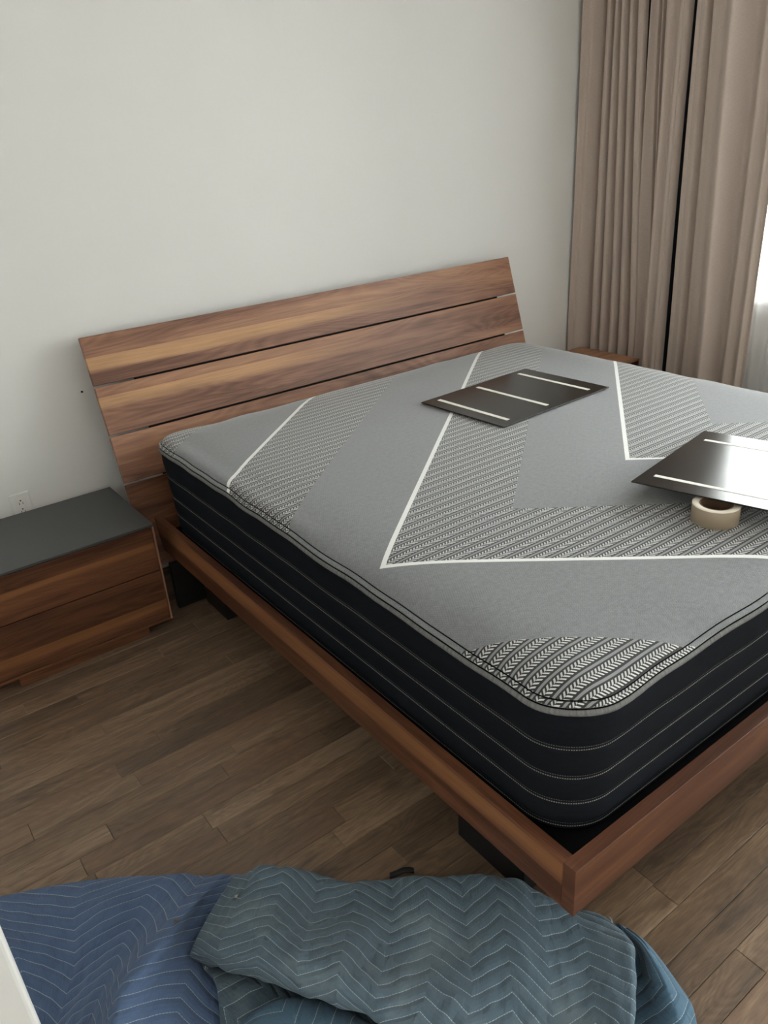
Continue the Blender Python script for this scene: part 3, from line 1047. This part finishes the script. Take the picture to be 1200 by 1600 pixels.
TEAL_FRONT_FOLD = [[(-0.555,0.384,0.004),(-0.567,0.368,0.03),(-0.587,0.347,0.03),(-0.61,0.312,0.03),(-0.633,0.272,0.03)],
    [(-0.517,0.373,0.004),(-0.529,0.357,0.05),(-0.556,0.315,0.07),(-0.582,0.272,0.075),(-0.61,0.224,0.075)],
    [(-0.477,0.356,0.004),(-0.489,0.34,0.065),(-0.519,0.286,0.09),(-0.546,0.24,0.1),(-0.582,0.185,0.1)],
    [(-0.431,0.325,0.004),(-0.443,0.309,0.065),(-0.473,0.253,0.095),(-0.503,0.202,0.105),(-0.536,0.148,0.1)],
    [(-0.391,0.28,0.004),(-0.403,0.264,0.06),(-0.433,0.209,0.09),(-0.461,0.164,0.1),(-0.494,0.114,0.1)],
    [(-0.356,0.219,0.004),(-0.368,0.203,0.05),(-0.389,0.166,0.07),(-0.419,0.123,0.08),(-0.45,0.079,0.08)],
    [(-0.32,0.162,0.004),(-0.332,0.146,0.03),(-0.347,0.127,0.035),(-0.376,0.088,0.04),(-0.402,0.054,0.04)]]
BLUE_MAIN = [[(-0.98,1.083,0.004),(-0.992,1.067,0.01),(-0.999,1.004,0.025),(-0.987,0.908,0.03),(-0.98,0.808,0.03),(-0.965,0.692,0.03),(-0.976,0.562,0.05)],
    [(-0.873,1.034,0.004),(-0.885,1.018,0.012),(-0.898,0.938,0.03),(-0.89,0.844,0.035),(-0.885,0.754,0.035),(-0.901,0.664,0.035),(-0.93,0.555,0.05)],
    [(-0.751,0.975,0.004),(-0.763,0.959,0.014),(-0.796,0.885,0.025),(-0.805,0.804,0.025),(-0.819,0.728,0.025),(-0.852,0.655,0.03),(-0.894,0.556,0.05)],
    [(-0.631,0.902,0.004),(-0.643,0.886,0.016),(-0.691,0.823,0.04),(-0.728,0.762,0.035),(-0.764,0.697,0.03),(-0.81,0.634,0.035),(-0.863,0.547,0.06)],
    [(-0.516,0.813,0.004),(-0.528,0.797,0.022),(-0.59,0.761,0.03),(-0.65,0.713,0.03),(-0.706,0.647,0.045),(-0.764,0.573,0.075),(-0.819,0.481,0.11)],
    [(-0.437,0.741,0.004),(-0.449,0.725,0.03),(-0.521,0.655,0.085),(-0.604,0.592,0.125),(-0.678,0.527,0.155),(-0.74,0.472,0.17),(-0.788,0.397,0.18)],
    [(-0.401,0.714,0.004),(-0.413,0.698,0.018),(-0.496,0.653,0.045),(-0.564,0.593,0.065),(-0.628,0.526,0.085),(-0.681,0.465,0.1),(-0.725,0.383,0.11)],
    [(-0.369,0.675,0.004),(-0.381,0.659,0.012),(-0.462,0.625,0.016),(-0.528,0.574,0.018),(-0.583,0.503,0.02),(-0.624,0.437,0.025),(-0.661,0.353,0.03)],
    [(-0.331,0.634,0.004),(-0.343,0.618,0.004),(-0.421,0.571,0.004),(-0.493,0.528,0.004),(-0.545,0.467,0.004),(-0.581,0.402,0.004),(-0.62,0.323,0.004)]]


# ------------------------------------------------------------------ moving blankets on the floor
SURF = {}


def cloth(name, G, nu, nv, mat, parent, uv0=(0, 0), seed=0, wr=0.006, thick=0.009, label=None, rot=0.0):
    """Blanket piece through a control net G[u][v] of points, with small creases along the normal."""
    A = np.array(G, float)
    B = catmull(A, nu)                                     # along u
    B = catmull(B.transpose(1, 0, 2), nv).transpose(1, 0, 2)
    du = np.linalg.norm(np.diff(B, axis=0), axis=2).mean(1)
    dv = np.linalg.norm(np.diff(B, axis=1), axis=2).mean(0)
    u = np.concatenate([[0], np.cumsum(du)])
    v = np.concatenate([[0], np.cumsum(dv)])
    U, Vv = np.meshgrid(u, v, indexing='ij')
    tu = np.gradient(B, axis=0)
    tv = np.gradient(B, axis=1)
    n = np.cross(tu, tv)
    n /= np.maximum(np.linalg.norm(n, axis=2, keepdims=True), 1e-9)
    if n[..., 2].mean() < 0:
        n = -n
    w = smooth_noise(U * 5.5, Vv * 3.2, seed, 3) * wr + smooth_noise(U * 17, Vv * 8, seed + 5, 2) * wr * 0.28
    rim = np.minimum(np.arange(nu)[:, None] / 8.0, 1) * np.minimum((nu - 1 - np.arange(nu))[:, None] / 8.0, 1) * np.minimum(np.arange(nv)[None, :] / 10.0, 1)
    B = B + n * (w * rim)[..., None]
    B[..., 2] = np.maximum(B[..., 2], 0.002)
    SURF[name + str(seed)] = B
    c, s = math.cos(rot), math.sin(rot)
    UV = np.stack([U * c - Vv * s + uv0[0], U * s + Vv * c + uv0[1]], -1)
    o = link(name, grid_mesh(name, B, UV), mat, parent, label=label)
    sd = o.modifiers.new('thickness', 'SOLIDIFY')
    sd.thickness = thick
    sd.offset = -1.0 if n[..., 2].mean() * np.cross(tu, tv)[..., 2].mean() > 0 else 1.0
    return o


def on_surface(B, x, y):
    d = (B[..., 0] - x) ** 2 + (B[..., 1] - y) ** 2
    i = np.unravel_index(d.argmin(), d.shape)
    return B[i]


bl = thing('moving_blanket', 'blue quilted moving blanket heaped on the floor at lower left', 'blanket', (-0.6, 0.6, 0), 'quilted moving blankets on the floor')
cloth('quilted_sheet', BLUE_MAIN, 190, 150, M_blue, bl, (0.17, 0), 2, 0.0055)
te = thing('moving_blanket', 'teal quilted moving blanket crumpled on the floor under the near bed corner', 'blanket', (-0.15, 0.2, 0), 'quilted moving blankets on the floor')
cloth('quilted_sheet', TEAL_MAIN, 260, 170, M_teal, te, (0, 0), 12, 0.0075)
cloth('side_fold', TEAL_SIDE_FOLD, 70, 110, M_teal2, te, (0.3, 0), 23, 0.003, rot=0.9)
cloth('under_fold', TEAL_UNDER, 80, 60, M_teal, te, (0.1, 0.4), 31, 0.003, rot=1.2)
cloth('front_fold', TEAL_FRONT_FOLD, 80, 60, M_teal2, te, (0.2, 0.7), 37, 0.003, rot=0.6)

# scraps lying on the blankets
M_leaf = plain('dry_scrap', (0.17, 0.125, 0.075), 0.8, 0.2, 0.2, 200)
M_leaf2 = plain('pale_scrap', (0.42, 0.36, 0.26), 0.8, 0.2, 0.2, 200)


def scrap(name, label, B, x, y, size, mat, ang):
    p = on_surface(B, x, y)
    bm_ = bmesh.new()
    ring = []
    for k, r in enumerate((1.0, 0.62, 0.8, 0.7, 0.95, 0.55, 0.75)):
        a_ = ang + 2 * PI * k / 7
        ring.append((r * size * math.cos(a_), 0.6 * r * size * math.sin(a_), 0.0022 * (k % 3)))
    lo = [bm_.verts.new((a_, b_, c_)) for a_, b_, c_ in ring]
    hi = [bm_.verts.new((a_, b_, c_ + 0.0012)) for a_, b_, c_ in ring]
    bm_.faces.new(list(reversed(lo)))
    bm_.faces.new(hi)
    for k in range(7):
        j = (k + 1) % 7
        bm_.faces.new((lo[k], lo[j], hi[j], hi[k]))
    o = done(name, bm_, mat)
    o.location = (p[0], p[1], p[2] + 0.001)
    return tag(o, label, 'scrap')


scrap('dry_scrap', 'small brown dry scrap on the blue blanket', SURF['quilted_sheet2'], -0.585, 0.600, 0.0085, M_leaf, 0.4)
scrap('dry_scrap', 'small pale scrap on the teal blanket near its upper left corner', SURF['quilted_sheet12'], -0.452, 0.578, 0.0070, M_leaf2, 1.0)

# dark strap end behind the teal blanket
st = np.array([(-0.115, 0.458, 0.004), (-0.10, 0.452, 0.007), (-0.085, 0.446, 0.011), (-0.07, 0.438, 0.009), (-0.06, 0.432, 0.004)])
c_ = catmull(st, 26)
c_[:, :2] += (0.010, 0.014)
side = np.array([0.004, 0.006, 0.0])
V = np.stack([c_ - side, c_, c_ + side], 1)
sp = link('strap', grid_mesh('strap', V), plain('black_webbing', (0.012, 0.012, 0.014), 0.7, 0.3, 0.2, 300))
sd = sp.modifiers.new('thickness', 'SOLIDIFY')
sd.thickness = 0.003
tag(sp, 'black strap end poking out behind the teal blanket', 'strap')
